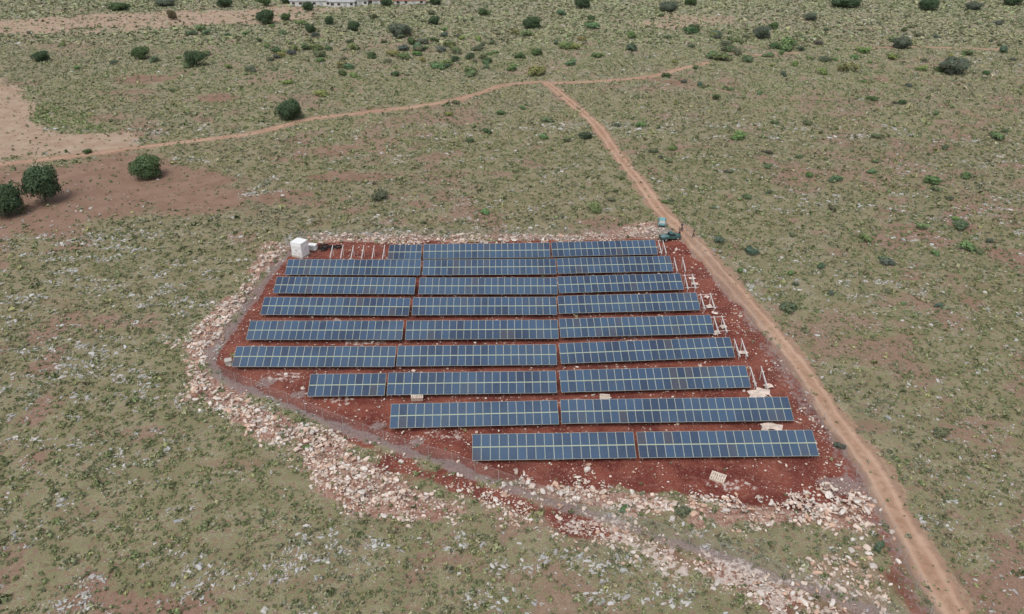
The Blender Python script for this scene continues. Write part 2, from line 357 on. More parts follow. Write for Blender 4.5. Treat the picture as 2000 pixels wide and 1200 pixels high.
# scrub
PAL = np.array([(.315,.325,.18),(.37,.365,.18),(.26,.285,.155),(.375,.335,.215),(.19,.235,.11),(.345,.345,.235)])
SC = [(38,85,6.8,32,.24,.23),(85,120,6.2,20,.28,.235),(120,185,4.5,12,.36,.26),(185,300,3.0,8,.48,.31),(300,520,1.4,6,.62,.42)]
for (y0, y1, dens, nt_, ls, rad_) in SC:
    X, Y = view_points(y0, y1, dens); M = masks(X, Y)
    fine = fbm(X/1.1, Y/1.1, 6)
    p = (.5+.5*M['veg'])*sstep(.35, .49, fine)*1.12
    p = p*(1-np.clip(M['site']*1.1, 0, 1)*.992)*(1-M['trk']*.93)*(1-M['rub']*.86)*(1-M['field']*.95)*(1-M['tan']*.93)*(1-M['grey']*.8)*(1-M['pale']*.9)
    p = np.maximum(p, M['grn']*.8)
    k = rng.random(len(X)) < p; X, Y = X[k], Y[k]; M = {q: M[q][k] for q in M}; n = len(X)
    r = rng.lognormal(math.log(rad_), .44, n); r = np.clip(r, .09, 1.1)
    ci = np.clip((fbm(X/9, Y/9, 7)*1.4-.2+rng.normal(0, .27, n))*6, 0, 5.99).astype(int)
    C = PAL[ci]*rng.uniform(.68, 1.22, (n, 1))
    gr = np.maximum(sstep(.42, .64, fbm(X/35, Y/35, 0))*(.35+.15*sstep(200, 300, Y)), M['grn'])[:, None]; C = C*(1-gr)+np.array([.26,.32,.14])*gr*rng.uniform(.7, 1.2, (n, 1))
    C = C*(1+.0009*np.clip(Y-110, 0, 320))[:, None]; dd = (.28*M['far_haze'])[:, None]; C = C*(1-dd)+np.array([.42,.43,.32])*dd  # far shrubs lightened and greyed: haze painted into leaf colour
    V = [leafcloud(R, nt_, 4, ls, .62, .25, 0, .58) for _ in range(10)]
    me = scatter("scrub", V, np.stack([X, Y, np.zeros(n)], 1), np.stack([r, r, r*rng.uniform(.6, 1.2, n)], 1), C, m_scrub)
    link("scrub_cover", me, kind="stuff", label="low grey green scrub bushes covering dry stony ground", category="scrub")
    print("scrub", y0, n)

# grey limestone outcrops
Ps = []; Ss = []
ROCKL = GP([(-50,470),(300,430),(390,560),(350,700),(330,860),(0,900),(-60,800)])
ROCKB = GP([(600,1020),(1000,1010),(1500,1130),(1700,1215),(0,1230),(150,1120)])
for (y0, y1, dens) in ((38,85,13),(85,130,12),(130,200,5),(200,440,.9)):
    X, Y = view_points(y0, y1, dens); M = masks(X, Y)
    cl = fbm(X/5, Y/2.2, 2, 3); fine = fbm(X/.8, Y/.8, 3, 2)
    reg = .18+.82*sstep(5, -5, sdf(ROCKL, X, Y)); reg = np.maximum(reg, .75*sstep(4, -4, sdf(ROCKB, X, Y))); reg = np.maximum(reg, .9*sstep(.50, .62, fbm(X/30, Y/16, 5)))
    p = sstep(.50, .61, cl)*sstep(.42, .6, fine)*reg*1.4+.006
    p *= (1-np.clip(M['site'], 0, 1))*(1-M['trk'])*(1-.9*M['field'])*(1-M['tan'])*(1-.5*M['rub'])
    k = rng.random(len(X)) < p; X, Y = X[k], Y[k]; Ps.append(np.stack([X, Y], 1)); Ss.append(np.clip(rng.lognormal(math.log(.11), .5, len(X)), .05, .38)*(1+.004*np.clip(Y-90, 0, 250)))
for pl_ in ([(470,385),(500,368),(545,345)],[(470,382),(520,378),(560,372)],[(330,312),(370,310),(410,318)],[(1400,335),(1470,335)],[(1060,345),(1130,320)]):
    L = smooth_line(GP(pl_), .22); L = L+rng.normal(0, .7, L.shape); Ps.append(L); Ss.append(np.clip(rng.lognormal(math.log(.2), .4, len(L)), .1, .5))
P = np.concatenate(Ps); s = np.concatenate(Ss); n = len(P); print("rocks", n)
C = np.array([.47,.465,.45])*rng.uniform(.65, 1.2, (n, 1))*np.stack([rng.uniform(.97, 1.06, n), np.ones(n), rng.uniform(.94, 1.02, n)], 1)
me = scatter("rocks", [stonev(R) for _ in range(14)], np.stack([P[:, 0], P[:, 1], s*.12+.02], 1), np.stack([s*1.3, s, s*rng.uniform(.5, 1.1, n)], 1), C, m_rock, True)
link("limestone_rocks", me, kind="stuff", label="pale grey limestone rocks breaking through the scrub", category="rocks")

# rubble banks
def rubble(name, poly, dens, smu, label, hmax=.5, edge=1.0):
    lo = poly.min(0)-2.5; hi = poly.max(0)+2.5; n = int(dens*np.prod(hi-lo)); X = rng.uniform(lo[0], hi[0], n); Y = rng.uniform(lo[1], hi[1], n)
    sd = sdf(poly, X, Y)+(fbm(X/1.8, Y/1.8, 6)-.5)*5*edge; p = sstep(1.6*edge, -1.5, sd)**1.4*(.25+1.05*sstep(.40, .58, fbm(X/1.5, Y/1.5, 3)))
    p *= 1-.8*sstep(1.3, .5, pldist(fenceL, X, Y))
    k = rng.random(n) < p; X, Y, sd = X[k], Y[k], sd[k]; n = len(X); s = np.clip(rng.lognormal(math.log(smu), .60, n), .045, .5)
    k2 = pldist(trackB[::3], X, Y) > 1.4; X, Y, sd, s = X[k2], Y[k2], sd[k2], s[k2]; n = len(X)
    hh = np.clip(-sd, 0, 1.5)/1.5*hmax*sstep(.35, .7, fbm(X/1.5, Y/1.5, 2))
    t = rng.random((n, 1)); C = np.where(t < .55, [[.66,.545,.46]], np.where(t < .76, [[.57,.385,.29]], [[.72,.66,.60]]))*rng.uniform(.68, 1.15, (n, 1))
    me = scatter(name, [stonev(R) for _ in range(14)], np.stack([X, Y, hh*rng.random(n)+s*.2], 1), np.stack([s, s, s*rng.uniform(.7, 1.1, n)], 1), C, m_stone, True)
    link(name, me, kind="stuff", label=label, category="rubble"); print(name, n)
rubble("rubble_bank", RB['left'], 26, .112, "long bank of pinkish white limestone rubble outside fence", 1.0)
rubble("rubble_bank", RB['top'], 22, .11, "low line of pale limestone rubble behind the panels", .6)
rubble("rubble_bank", RB['bottom'], 24, .115, "bank of pale limestone rubble on red soil", .8)
rubble("rubble_scatter", RB['br'], 10, .12, "loose pale stones strewn beside the dirt road", .3)
rubble("rubble_scatter", RB['mid'], 18, .085, "crushed pale stones along the fence trench", .2)
rubble("rubble_scatter", EDGE, 4.5, .075, "loose stones strewn between fence and dirt road", .0, .6)
rubble("site_stones", SITE, 3.0, .062, "small pale stones scattered over cleared red soil", .0, .3)
rubble("site_stones", RED2, 7.0, .08, "small pale stones on red soil outside fence", .0)

# large boulders (individual)
bm_var = []
for i in range(8):
    bm = bmesh.new(); bmesh.ops.create_icosphere(bm, subdivisions=3, radius=1)
    ax = [Vector([R.uniform(-1, 1) for _ in range(3)]).normalized() for _ in range(12)]; cut = [R.uniform(.45, .75) for _ in ax]
    for v in bm.verts:
        for a_, c_ in zip(ax, cut):
            d = v.co.dot(a_)
            if d > c_: v.co -= a_*(d-c_)
        v.co += Vector([R.uniform(-.025, .025) for _ in range(3)])
    me = bpy.data.meshes.new("boulder"); bm.to_mesh(me); bm.free(); me.materials.append(m_stone)
    cc = R.choice([(.66,.55,.47),(.59,.41,.31),(.72,.66,.60)]); addcol(me, 'Col', np.tile(np.array([cc]), (len(me.vertices), 1))); bm_var.append(me)
for (pk, cnt) in (('left', 80), ('bottom', 40), ('br', 10)):
    poly = RB[pk]; lo = poly.min(0); hi = poly.max(0); c_ = 0
    while c_ < cnt:
        x, y = R.uniform(lo[0], hi[0]), R.uniform(lo[1], hi[1])
        if sdf(poly, np.array([x]), np.array([y]))[0] < -.2:
            o = link("boulder", R.choice(bm_var), label="large pinkish limestone boulder on the rubble bank", category="boulder", group="boulders on the rubble banks")
            s = R.uniform(.24, .48); o.location = (x, y, s*.4); o.scale = (s*R.uniform(1, 1.4), s*R.uniform(.7, 1), s*.7); o.rotation_euler = (R.uniform(-.4, .4), R.uniform(-.4, .4), R.uniform(0, 6.28)); c_ += 1

# ---------------------------------------------------------------- generic mesh builders
def boxes(name, L, mats=(), bevel=0):
    bm = bmesh.new()
    for b in L:
        r = bmesh.ops.create_cube(bm, size=1, matrix=Matrix.Translation(b[:3]) @ Matrix.Diagonal((b[3], b[4], b[5], 1)))
        if len(b) > 6:
            for f in {f for v in r['verts'] for f in v.link_faces}: f.material_index = b[6]
    if bevel: bmesh.ops.bevel(bm, geom=bm.edges[:], offset=bevel, segments=2, affect='EDGES')
    me = bpy.data.meshes.new(name); bm.to_mesh(me); bm.free()
    for m in mats: me.materials.append(m)
    return me
def tube(bm, pts, rad, n=8):
    rings = []
    for i, p in enumerate(pts):
        p = Vector(p); q = Vector(pts[min(i+1, len(pts)-1)]); o = Vector(pts[max(i-1, 0)]); t = (q-o).normalized()
        a = t.orthogonal().normalized(); b = t.cross(a)
        rings.append([bm.verts.new(p+(a*math.cos(6.283*k/n)+b*math.sin(6.283*k/n))*rad[i]) for k in range(n)])
    for r0, r1 in zip(rings, rings[1:]):
        for k in range(n): bm.faces.new((r0[k], r0[(k+1) % n], r1[(k+1) % n], r1[k]))
    bm.faces.new(rings[-1]); bm.faces.new(rings[0][::-1])
def tubes(name, L, mats=(), n=8):
    bm = bmesh.new()
    for pts, rad in L: tube(bm, pts, rad, n)
    bmesh.ops.recalc_face_normals(bm, faces=bm.faces[:])
    me = bpy.data.meshes.new(name); bm.to_mesh(me); bm.free()
    for m in mats: me.materials.append(m)
    return me
def empty(name, loc, rz=0, **kw):
    o = link(name, None, **kw); o.location = loc; o.rotation_euler = (0, 0, rz); o.empty_display_size = .5; return o
def part(name, me, par, loc=(0, 0, 0), rot=(0, 0, 0), **kw):
    o = link(name, me, **kw); o.parent = par; o.location = loc; o.rotation_euler = rot; return o

# ---------------------------------------------------------------- materials
m_steel = simple("galvanised_steel", (.5,.5,.49), .5, .4, .2)
m_pale = simple("new_zinc_steel", (.68,.68,.66), .5, .1, .1)
m_white = simple("white_paint", (.82,.83,.82), .5, 0, .05)
m_grey = simple("grey_paint", (.42,.43,.43), .6)
m_pgrey = simple("pale_grey_louvre", (.62,.63,.62), .6)
m_conc = simple("concrete", (.45,.42,.38), .9)
m_black = simple("black_plastic", (.02,.02,.022), .5)
m_wood = simple("pallet_wood", (.60,.50,.41), .85, 0, .25, 6)
m_card = simple("cardboard", (.62,.51,.44), .9, 0, .2, 2)
m_bark = simple("bark", (.16,.12,.085), .95, 0, .3, 6)
m_glass = simple("dark_window_glass", (.02,.025,.03), .08, 0, .1, 1, .6)
m_rubber = simple("tyre_rubber", (.02,.02,.02), .85)
m_frame, nt = mk("panel_frame"); finish(nt, (.45,.50,.42), .5, metal=.1)
m_clip, nt = mk("pale_green_rail"); finish(nt, (.46,.52,.33), .5)
m_pv, nt = mk("solar_glass")
oi = nd(nt, 'ShaderNodeObjectInfo'); oc = nd(nt, 'ShaderNodeTexCoord').outputs['Object']
rn = oi.outputs['Random']
wp = nd(nt, 'ShaderNodeNewGeometry').outputs['Position']
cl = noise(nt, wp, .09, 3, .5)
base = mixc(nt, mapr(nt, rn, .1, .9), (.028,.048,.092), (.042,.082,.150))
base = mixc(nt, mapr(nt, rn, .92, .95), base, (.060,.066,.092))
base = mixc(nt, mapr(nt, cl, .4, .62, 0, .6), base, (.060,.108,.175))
sep = nd(nt, 'ShaderNodeSeparateXYZ', {0: oc})
def gridl(s, per):
    fr = mth(nt, 'FRACT', mth(nt, 'DIVIDE', s, per)); return mth(nt, 'GREATER_THAN', mth(nt, 'ABSOLUTE', mth(nt, 'SUBTRACT', fr, .5)), .47)
gl = mth(nt, 'MAXIMUM', gridl(sep.outputs[0], .162), gridl(sep.outputs[1], .162))
base = mixc(nt, mth(nt, 'MULTIPLY', gl, .3), base, (.3,.34,.38))
dn = noise(nt, wp, 2.2, 4, .6)
base = mixc(nt, mapr(nt, dn, .5, .8, 0, .25), base, (.15,.135,.125))
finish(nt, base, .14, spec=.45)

# ---------------------------------------------------------------- solar tables
MW, MH, GAP, TILT = 1.0, 1.60, .024, math.radians(24)
def module_mesh():
    w, h, t, b, gz = MW, MH, .04, .026, .035
    V = []; 
    for z in (0, t):
        V += [(0,0,z),(w,0,z),(w,h,z),(0,h,z)]
    V += [(b,b,t),(w-b,b,t),(w-b,h-b,t),(b,h-b,t)]; V += [(b,b,gz),(w-b,b,gz),(w-b,h-b,gz),(b,h-b,gz)]
    F = [(3,2,1,0)]+[(i,(i+1)%4,(i+1)%4+4,i+4) for i in range(4)]+[(i+4,(i+1)%4+4,(i+1)%4+8,i+8) for i in range(4)]+[(i+8,(i+1)%4+8,(i+1)%4+12,i+12) for i in range(4)]+[(12,13,14,15)]
    me = bpy.data.meshes.new("solar_panel"); me.from_pydata(V, [], F); me.materials.append(m_frame); me.materials.append(m_pv); me.polygons[len(F)-1].material_index = 1; return me
mod = module_mesh(); Z0 = .62; cT, sT = math.cos(TILT), math.sin(TILT); SL = 2*MH+.09
def slope(y, off=0): return (y*cT-off*sT, Z0+y*sT+off*cT)
_rackcache = {}
def rack_parts(par, L, n, rails=True, braces=True, rail_ys=(.4, 1.2, 2.05, 2.9), mat=None):
    mat = mat or m_steel; key = mat.name
    fy, fz = slope(.55, -.13); ry, rz = slope(2.7, -.13)
    if key not in _rackcache:
        _rackcache[key] = (tubes("support_post", [([(0,0,-.3),(0,0,fz)], [.05,.05])], [mat], 6), tubes("support_post", [([(0,0,-.3),(0,0,rz)], [.05,.05])], [mat], 6),
            boxes("rafter", [(0, SL/2, 0, .08, SL-.3, .10)], [mat]), tubes("brace", [([(0,fy,fz*.55),(0,ry-.5,rz-.35)], [.03,.03])], [mat], 5))
    pf, pr, rf, br = _rackcache[key]
    for i in range(n):
        x = .5+(L-1)*i/max(1, n-1)
        part("support_post", pf, par, (x, fy, 0)); part("support_post", pr, par, (x, ry, 0))
        yy, z_ = slope(0, -.095); part("rafter", rf, par, (x, yy, z_), (TILT, 0, 0))
        if braces: part("brace", br, par, (x, 0, 0))
    if rails:
        rm = boxes("rail", [(L/2, 0, 0, L, .05, .045)], [mat])
        for y in rail_ys:
            yy, z_ = slope(y, -.026); part("mounting_rail", rm, par, (0, yy, z_), (TILT, 0, 0))
def table(u0, v0, u1, v1, label):
    p0 = Vector([float(q) for q in G(u0, v0, Z0)]); p1 = Vector([float(q) for q in G(u1, v1, Z0)]); d = p1-p0; L = d.length
    n = max(4, round(L/(MW+GAP))); sc = L/(n*(MW+GAP))
    e = empty("solar_panel_table", (p0.x, p0.y, 0), math.atan2(d.y, d.x), label=label, category="solar panels", group="tables of solar panels on the cleared site")
    e.scale = (sc, 1, 1); LL = n*(MW+GAP)
    for j in range(2):
        for i in range(n):
            yy, z_ = slope(j*(MH+.08)); o = bpy.data.objects.new("solar_panel", mod); coll.objects.link(o); o.parent = e
            o.location = (i*(MW+GAP)+GAP/2, yy+R.uniform(-.008, .008), z_+R.uniform(-.006, .006)); o.rotation_euler = (TILT+R.gauss(0, .008), R.gauss(0, .004), 0)
    yy, z_ = slope(MH+.04, .018); part("centre_rail", boxes("centre_rail", [(LL/2, 0, 0, LL, .045, .03)], [m_clip]), e, (0, yy, z_), (TILT, 0, 0))
    rack_parts(e, LL, max(2, round(LL/3.7)))
T = [(757,507,822,507),(826,506,1075,503),(1079,502,1285,497),
 (556,537,820,538),(825,538,1087,536),(1090,535,1315,530),
 (533,573,809,575),(817,575,1089,575),(1092,573,1336,566),
 (508,615,798,617),(804,616,1088,615),(1092,613,1368,606),
 (480,664,785,664),(791,664,1091,662),(1095,660,1396,652),
 (452,717,770,717),(774,716,1088,713),(1096,711,1436,698),
 (600,775,751,773),(755,772,1088,768),(1096,767,1467,757),
 (761,837,1092,829),(1097,828,1551,822),
 (922,900,1243,895),(1249,895,1600,891)]
for t in T:
    w = t[2]-t[0]
    lab = "short tilted table of blue solar panels on red soil" if w < 160 else "long tilted table of blue solar panels on red soil"
    if t[1] > 800: lab = "tilted table of dark blue solar panels above open red soil"
    table(*t, lab)
def rack(u0, v0, u1, v1, n, rails, lab="bare galvanised mounting frame beside finished solar panels"):
    p0 = Vector([float(q) for q in G(u0, v0, Z0)]); p1 = Vector([float(q) for q in G(u1, v1, Z0)]); d = p1-p0
    e = empty("mounting_frame", (p0.x, p0.y, 0), math.atan2(d.y, d.x), label=lab, category="metal frame", group="unfinished mounting frames beside the panel rows")
    rack_parts(e, d.length, n, rails, True, (.4, 2.9), m_pale)
rack(638,505,752,507,6,False,"row of bare steel posts and rafters awaiting panels")
for q in [(1288,497,1308,496,2),(1318,531,1346,530,2),(1339,566,1366,565,2),(1372,606,1404,604,2),(1399,652,1428,650,2),(1440,699,1468,697,2),(1471,757,1507,755,2)]:
    rack(*q, q[1] % 2 == 0)

# ---------------------------------------------------------------- fence
m_net, nt = mk("chain_link_netting")
uv = nd(nt, 'ShaderNodeUVMap'); sp = nd(nt, 'ShaderNodeSeparateXYZ', {0: uv.outputs[0]})
def dl(op):
    s = mth(nt, op, sp.outputs[0], sp.outputs[1]); fr = mth(nt, 'FRACT', mth(nt, 'MULTIPLY', s, 9.0)); return mth(nt, 'LESS_THAN', fr, .07)
al = mth(nt, 'MAXIMUM', dl('ADD'), dl('SUBTRACT'))
b = nd(nt, 'ShaderNodeBsdfPrincipled', {'Base Color': (.42,.39,.38,1), 'Roughness': .6, 'Metallic': .2, 'Alpha': al}); nd(nt, 'ShaderNodeOutputMaterial', {'Surface': b.outputs[0]})
def fence(pl, label, sp_=3.0):
    L = smooth_line(pl, .25); seg = np.r_[0, np.cumsum(np.linalg.norm(np.diff(L, axis=0), axis=1))]; n = max(2, round(seg[-1]/sp_)+1)
    q = np.linspace(0, seg[-1], n); P = np.stack([np.interp(q, seg, L[:, 0]), np.interp(q, seg, L[:, 1])], 1)
    e = empty("chain_link_fence", (P[0, 0], P[0, 1], 0), 0, label=label, category="fence", group="perimeter fences of the solar site")
    pm = tubes("fence_post", [([(0,0,-.2),(0,0,2.1)], [.025,.025])], [m_steel], 6)
    for p in P: part("fence_post", pm, e, (p[0]-P[0, 0], p[1]-P[0, 1], 0), (R.gauss(0,.02), R.gauss(0,.02), 0))
    V = []; F = []; UV = []
    for i in range(n-1):
        a, b_ = P[i]-P[0], P[i+1]-P[0]; k = len(V); V += [(a[0],a[1],.04),(b_[0],b_[1],.04),(b_[0],b_[1],2.0),(a[0],a[1],2.0)]; F.append((k,k+1,k+2,k+3)); UV += [(q[i],0),(q[i+1],0),(q[i+1],2),(q[i],2)]
    me = bpy.data.meshes.new("fence_netting"); me.from_pydata(V, [], F); ul = me.uv_layers.new(name="UVMap")
    for i, t in enumerate(UV): ul.data[i].uv = t
    me.materials.append(m_net); part("fence_netting", me, e)
    part("top_wire", tubes("top_wire", [([(p[0]-P[0,0],p[1]-P[0,1],2.02) for p in P], [.008]*n)], [m_steel], 4), e)
fence(fenceL, "chain link fence on steel posts along red trench")
fence(fenceR, "chain link fence running beside orange dirt road")
fence(fenceT, "chain link fence behind panels along rubble line")

# ---------------------------------------------------------------- cabin and small things
def at(u, v): x, y = G(u, v); return (float(x), float(y), 0)
x, y, _ = at(585, 504)
e = empty("transformer_cabin", (x, y+1.1, 0), math.radians(-24), label="white prefabricated electrical cabin with louvred doors on concrete base", category="cabin"); e.scale = (.84, .84, 1.0)
part("plinth", boxes("plinth", [(0,0,.1,2.8,2.6,.3)], [m_conc]), e)
part("wall", boxes("wall", [(0,0,1.45,2.6,2.4,2.4)], [m_white], .03), e)
part("roof", boxes("roof", [(0,0,2.70,2.63,2.43,.1)], [m_white], .03), e)
for sx in (-.62, .62):
    L = [(0,0,0,1.14,.05,2.0,0)]+[(0,-.035,-.75+i*.09,.85,.02,.035,1) for i in range(6)]+[(0,-.035,.35+i*.09,.85,.02,.035,1) for i in range(6)]
    dd = part("door", boxes("door", L, [m_white, m_pgrey]), e, (sx, -1.228, 1.35))
    part("handle", boxes("handle", [(0,0,0,.04,.06,.22)], [m_black]), dd, (-.48*(1 if sx > 0 else -1), -.06, 0))
part("vent", boxes("vent", [(0,0,0,.05,1.0,.7,0)]+[(.03,0,-.28+i*.11,.02,.9,.04,1) for i in range(6)], [m_white, m_pgrey]), e, (1.325, 0, 1.7))
x, y, _ = at(611, 487)
e = empty("electrical_cabinet", (x, y, 0), -.2, label="small off-white electrical cabinet beside the cabin", category="cabinet")
part("housing", boxes("housing", [(0,0,.5,1.4,.9,.8),(0,0,.93,1.5,1.0,.06)], [m_white], .01), e); part("door", boxes("door", [(0,0,0,1.2,.03,.65)], [m_grey]), e, (0, -.468, .5)); part("base", boxes("base", [(0,0,.05,1.6,1.1,.1)], [m_conc]), e)
x, y, _ = at(447, 712)
e = empty("concrete_junction_box", (x, y, 0), .4, label="grey concrete junction box with lid at fence corner", category="junction box")
part("box", boxes("box", [(0,0,.35,.8,.8,.7)], [m_conc], .02), e); part("lid", boxes("lid", [(0,0,.74,.95,.95,.07)], [m_conc], .01), e)
def coil():
    bm = bmesh.new(); pts = []
    for i in range(97):
        a = i/16*6.283; r = .52+.05*math.sin(a*.37); pts.append((r*math.cos(a), r*math.sin(a), .06+i/96*.3))
    tube(bm, pts, [.05]*97, 6); me = bpy.data.meshes.new("cable_coil"); bm.to_mesh(me); bm.free(); me.materials.append(m_black); return me
cm = coil()
for (u, v) in ((628,484),(637,483),(650,485),(661,484),(632,488)):
    o = link("cable_coil", cm, label="coil of black cable lying on red soil", category="cable coil", group="black cable coils beside the frames"); o.location = at(u, v); o.rotation_euler = (R.uniform(-.1,.1), 0, R.uniform(0, 6))
def pallet(u, v, rz, tilt=0, stack=1, sc=1.3, lab="wooden pallet lying on red soil"):
    x, y, _ = at(u, v); e = empty("wooden_pallet", (x, y, .03), rz, label=lab, category="pallet", group="pallets left on the site"); e.scale = (sc, sc, sc)
    for k in range(stack):
        z = k*.15; top = [(-.52+i*.173, 0, z+.135, .13, .9, .02) for i in range(7)]
        part("deck", boxes("deck", top, [m_wood]), e, (0,0,0), (tilt, 0, 0))
        part("stringer", boxes("stringer", [(0, yy, z+.07, 1.15, .1, .105) for yy in (-.4, 0, .4)]+[(0, yy, z+.01, 1.15, .1, .015) for yy in (-.4, 0, .4)], [m_wood]), e, (0,0,0), (tilt, 0, 0))
pallet(815,778,.1,.15,3,1.3,"stack of wooden pallets on red soil by panels"); pallet(1181,779,-.1,.1,2,1.1,"pale pallets stacked between rows of panels"); pallet(1402,934,-.5,.12,1,1.4,"single wooden pallet lying on open red soil")
def sheet(u, v, w, d, rz, lab, z=.03, mat=None):
    bm = bmesh.new(); bmesh.ops.create_grid(bm, x_segments=8, y_segments=8, size=.5)
    for q in bm.verts: q.co = Vector((q.co.x*w, q.co.y*d, .12*math.sin(q.co.x*5+u)*math.cos(q.co.y*4)+.12))
    bmesh.ops.solidify(bm, geom=bm.faces[:], thickness=.012); me = bpy.data.meshes.new("sheet"); bm.to_mesh(me); bm.free(); me.materials.append(mat or m_card)
    x, y, _ = at(u, v); nm = "groundsheet" if mat else "cardboard_sheet"
    o = link(nm, me, label=lab, category="groundsheet" if mat else "cardboard"); o.location = (x, y, z); o.rotation_euler = (0, 0, rz)
    if not mat: o["group"] = "cardboard packaging left on the site"
for q in ((1476,770,1.9,1.3,.2),(1490,766,1.7,1.2,-.3),(1484,775,1.5,1.0,.6),(1470,778,.9,.8,1),(1500,756,1.1,.9,.4),(1500,835,1.7,1.2,.1),(1516,836,1.4,1.2,-.4),(1494,841,.8,.7,.9),(1398,652,1.3,1,.2),(1412,640,1.0,.8,.5),(1385,600,1,.9,.3),(1396,613,.9,.7,-.2),(1352,545,1,.8,.4),(1356,556,1.1,.7,.1),(1452,690,1.1,.8,.3),(1380,582,.9,.7,.9)):
    sheet(*q, "crumpled sheet of pale cardboard on red soil", .03+R.uniform(0, .03))
sheet(1293,453,3.6,3.6,.2,"large grey brown groundsheet spread by parked vehicles",.02, simple("grey_tarp", (.24,.2,.17), .8))

# ---------------------------------------------------------------- vehicles
def loft(name, secs, mats, mi=None, bevel=.05):
    bm = bmesh.new(); rings = []
    for (x, hb, ht, zb, zt) in secs: rings.append([bm.verts.new(p) for p in ((x,-hb,zb),(x,hb,zb),(x,hb,(zb+zt)/2),(x,ht,zt),(x,-ht,zt),(x,-hb,(zb+zt)/2))])
    for a, b_ in zip(rings, rings[1:]):
        for k in range(6): bm.faces.new((a[k], a[(k+1) % 6], b_[(k+1) % 6], b_[k]))
    bm.faces.new(rings[0][::-1]); bm.faces.new(rings[-1]); bmesh.ops.recalc_face_normals(bm, faces=bm.faces[:])
    me = bpy.data.meshes.new(name); bm.to_mesh(me); bm.free()
    for m in mats: me.materials.append(m)
    return me
def bev(o, w=.04):
    m = o.modifiers.new("Bevel", 'BEVEL'); m.width = w; m.segments = 3; m.limit_method = 'ANGLE'; m.angle_limit = .5; return o
def wheel(par, x, y, r=.33):
    w = empty("wheel", (x, y, r)); w.parent = par
    t = tubes("tyre", [([(0,-.11,0),(0,-.09,0),(0,.09,0),(0,.11,0)], [r-.05,r,r,r-.05])], [m_rubber], 20); part("tyre", t, w)
    part("rim", tubes("rim", [([(0,-.118,0),(0,.118,0)], [r*.6,r*.6])], [m_steel], 14), w)
m_teal, nt = mk("pale_teal_car_paint"); finish(nt, (.16,.38,.38), .3, spec=.6)
m_dteal, nt = mk("dark_green_paint"); finish(nt, (.045,.12,.11), .45, spec=.4)
m_red, nt = mk("tail_lamp_red"); finish(nt, (.4,.02,.02), .3)
m_lamp, nt = mk("headlamp_clear"); finish(nt, (.8,.8,.78), .15)
def lamps(e, xf, xr, y, zf, zr):
    h = boxes("headlight", [(0,0,0,.06,.3,.14)], [m_lamp], .015); t = boxes("tail_light", [(0,0,0,.05,.16,.26)], [m_red], .012)
    for s in (-1, 1): part("headlight", h, e, (xf, s*y, zf)); part("tail_light", t, e, (xr, s*(y+.04), zr))
def car(u, v, rz):
    x, y, _ = at(u, v); e = empty("parked_car", (x, y+1.9, .02), rz, label="small teal hatchback parked on the dirt beside groundsheet", category="car"); e.scale = (.9, .9, .9)
    bev(part("body", loft("body", [(-1.95,.76,.72,.35,.85),(-1.8,.82,.78,.22,.92),(-1.0,.84,.8,.2,.95),(.7,.84,.8,.2,.95),(1.5,.82,.74,.22,.82),(1.92,.74,.66,.3,.68)], [m_teal]), e), .06)
    part("window", loft("window", [(-1.82,.7,.66,.9,.95),(-1.45,.76,.6,.9,1.38),(.1,.76,.6,.9,1.4),(.85,.72,.66,.9,.96)], [m_glass]), e)
    bev(part("roof", loft("roof", [(-1.5,.6,.56,1.36,1.42),(-.7,.62,.58,1.385,1.47),(.05,.61,.56,1.38,1.44)], [m_teal]), e), .02)
    for wx in (-1.2, 1.2):
        for wy in (-.76, .76): wheel(e, wx, wy, .3)
    lamps(e, 1.88, -1.95, .5, .6, .75); part("bumper", boxes("bumper", [(1.93,0,.38,.08,1.4,.16),(-1.97,0,.42,.08,1.4,.16)], [m_black], .02), e)
def pickup(u, v, rz):
    x, y, _ = at(u, v); e = empty("pickup_truck", (x, y, .02), rz, label="dark green pickup truck with loaded bed on the dirt", category="pickup truck"); e.scale = (.8, .8, .8)
    bev(part("body", loft("body", [(-.3,.86,.84,.4,1.05),(.9,.88,.84,.35,1.08),(1.7,.86,.8,.35,1.02),(2.3,.8,.72,.42,.88)], [m_dteal]), e), .06)
    part("window", loft("window", [(-.38,.76,.66,1.03,1.62),(.0,.78,.66,1.03,1.66),(.55,.78,.64,1.03,1.64),(1.1,.76,.7,1.03,1.1)], [m_glass]), e)
    bev(part("roof", loft("roof", [(-.36,.66,.62,1.61,1.68),(.1,.67,.64,1.64,1.73),(.52,.65,.6,1.62,1.69)], [m_dteal]), e), .02)
    part("cargo_bed", boxes("cargo_bed", [(-1.45,0,.62,2.2,1.72,.08),(-1.45,.84,.88,2.2,.06,.45),(-1.45,-.84,.88,2.2,.06,.45),(-2.53,0,.88,.06,1.62,.45),(-.37,0,.88,.06,1.62,.45),(-1.4,0,.5,2.1,.9,.16)], [m_dteal]), e)
    part("load", loft("load", [(-2.4,.6,.5,.66,.95),(-1.8,.75,.6,.66,1.25),(-1.1,.75,.55,.66,1.15),(-.5,.6,.5,.66,1.0)], [simple("teal_tarpaulin", (.13,.22,.22), .7)]), e)
    for wx in (-1.55, 1.45):
        for wy in (-.8, .8): wheel(e, wx, wy, .37)
    lamps(e, 2.27, -2.57, .55, .74, .85); part("bumper", boxes("bumper", [(2.36,0,.5,.1,1.6,.2),(-2.62,0,.48,.08,1.6,.14)], [m_black], .02), e)
car(1296,446,math.radians(80)); pickup(1309,468,math.radians(18))

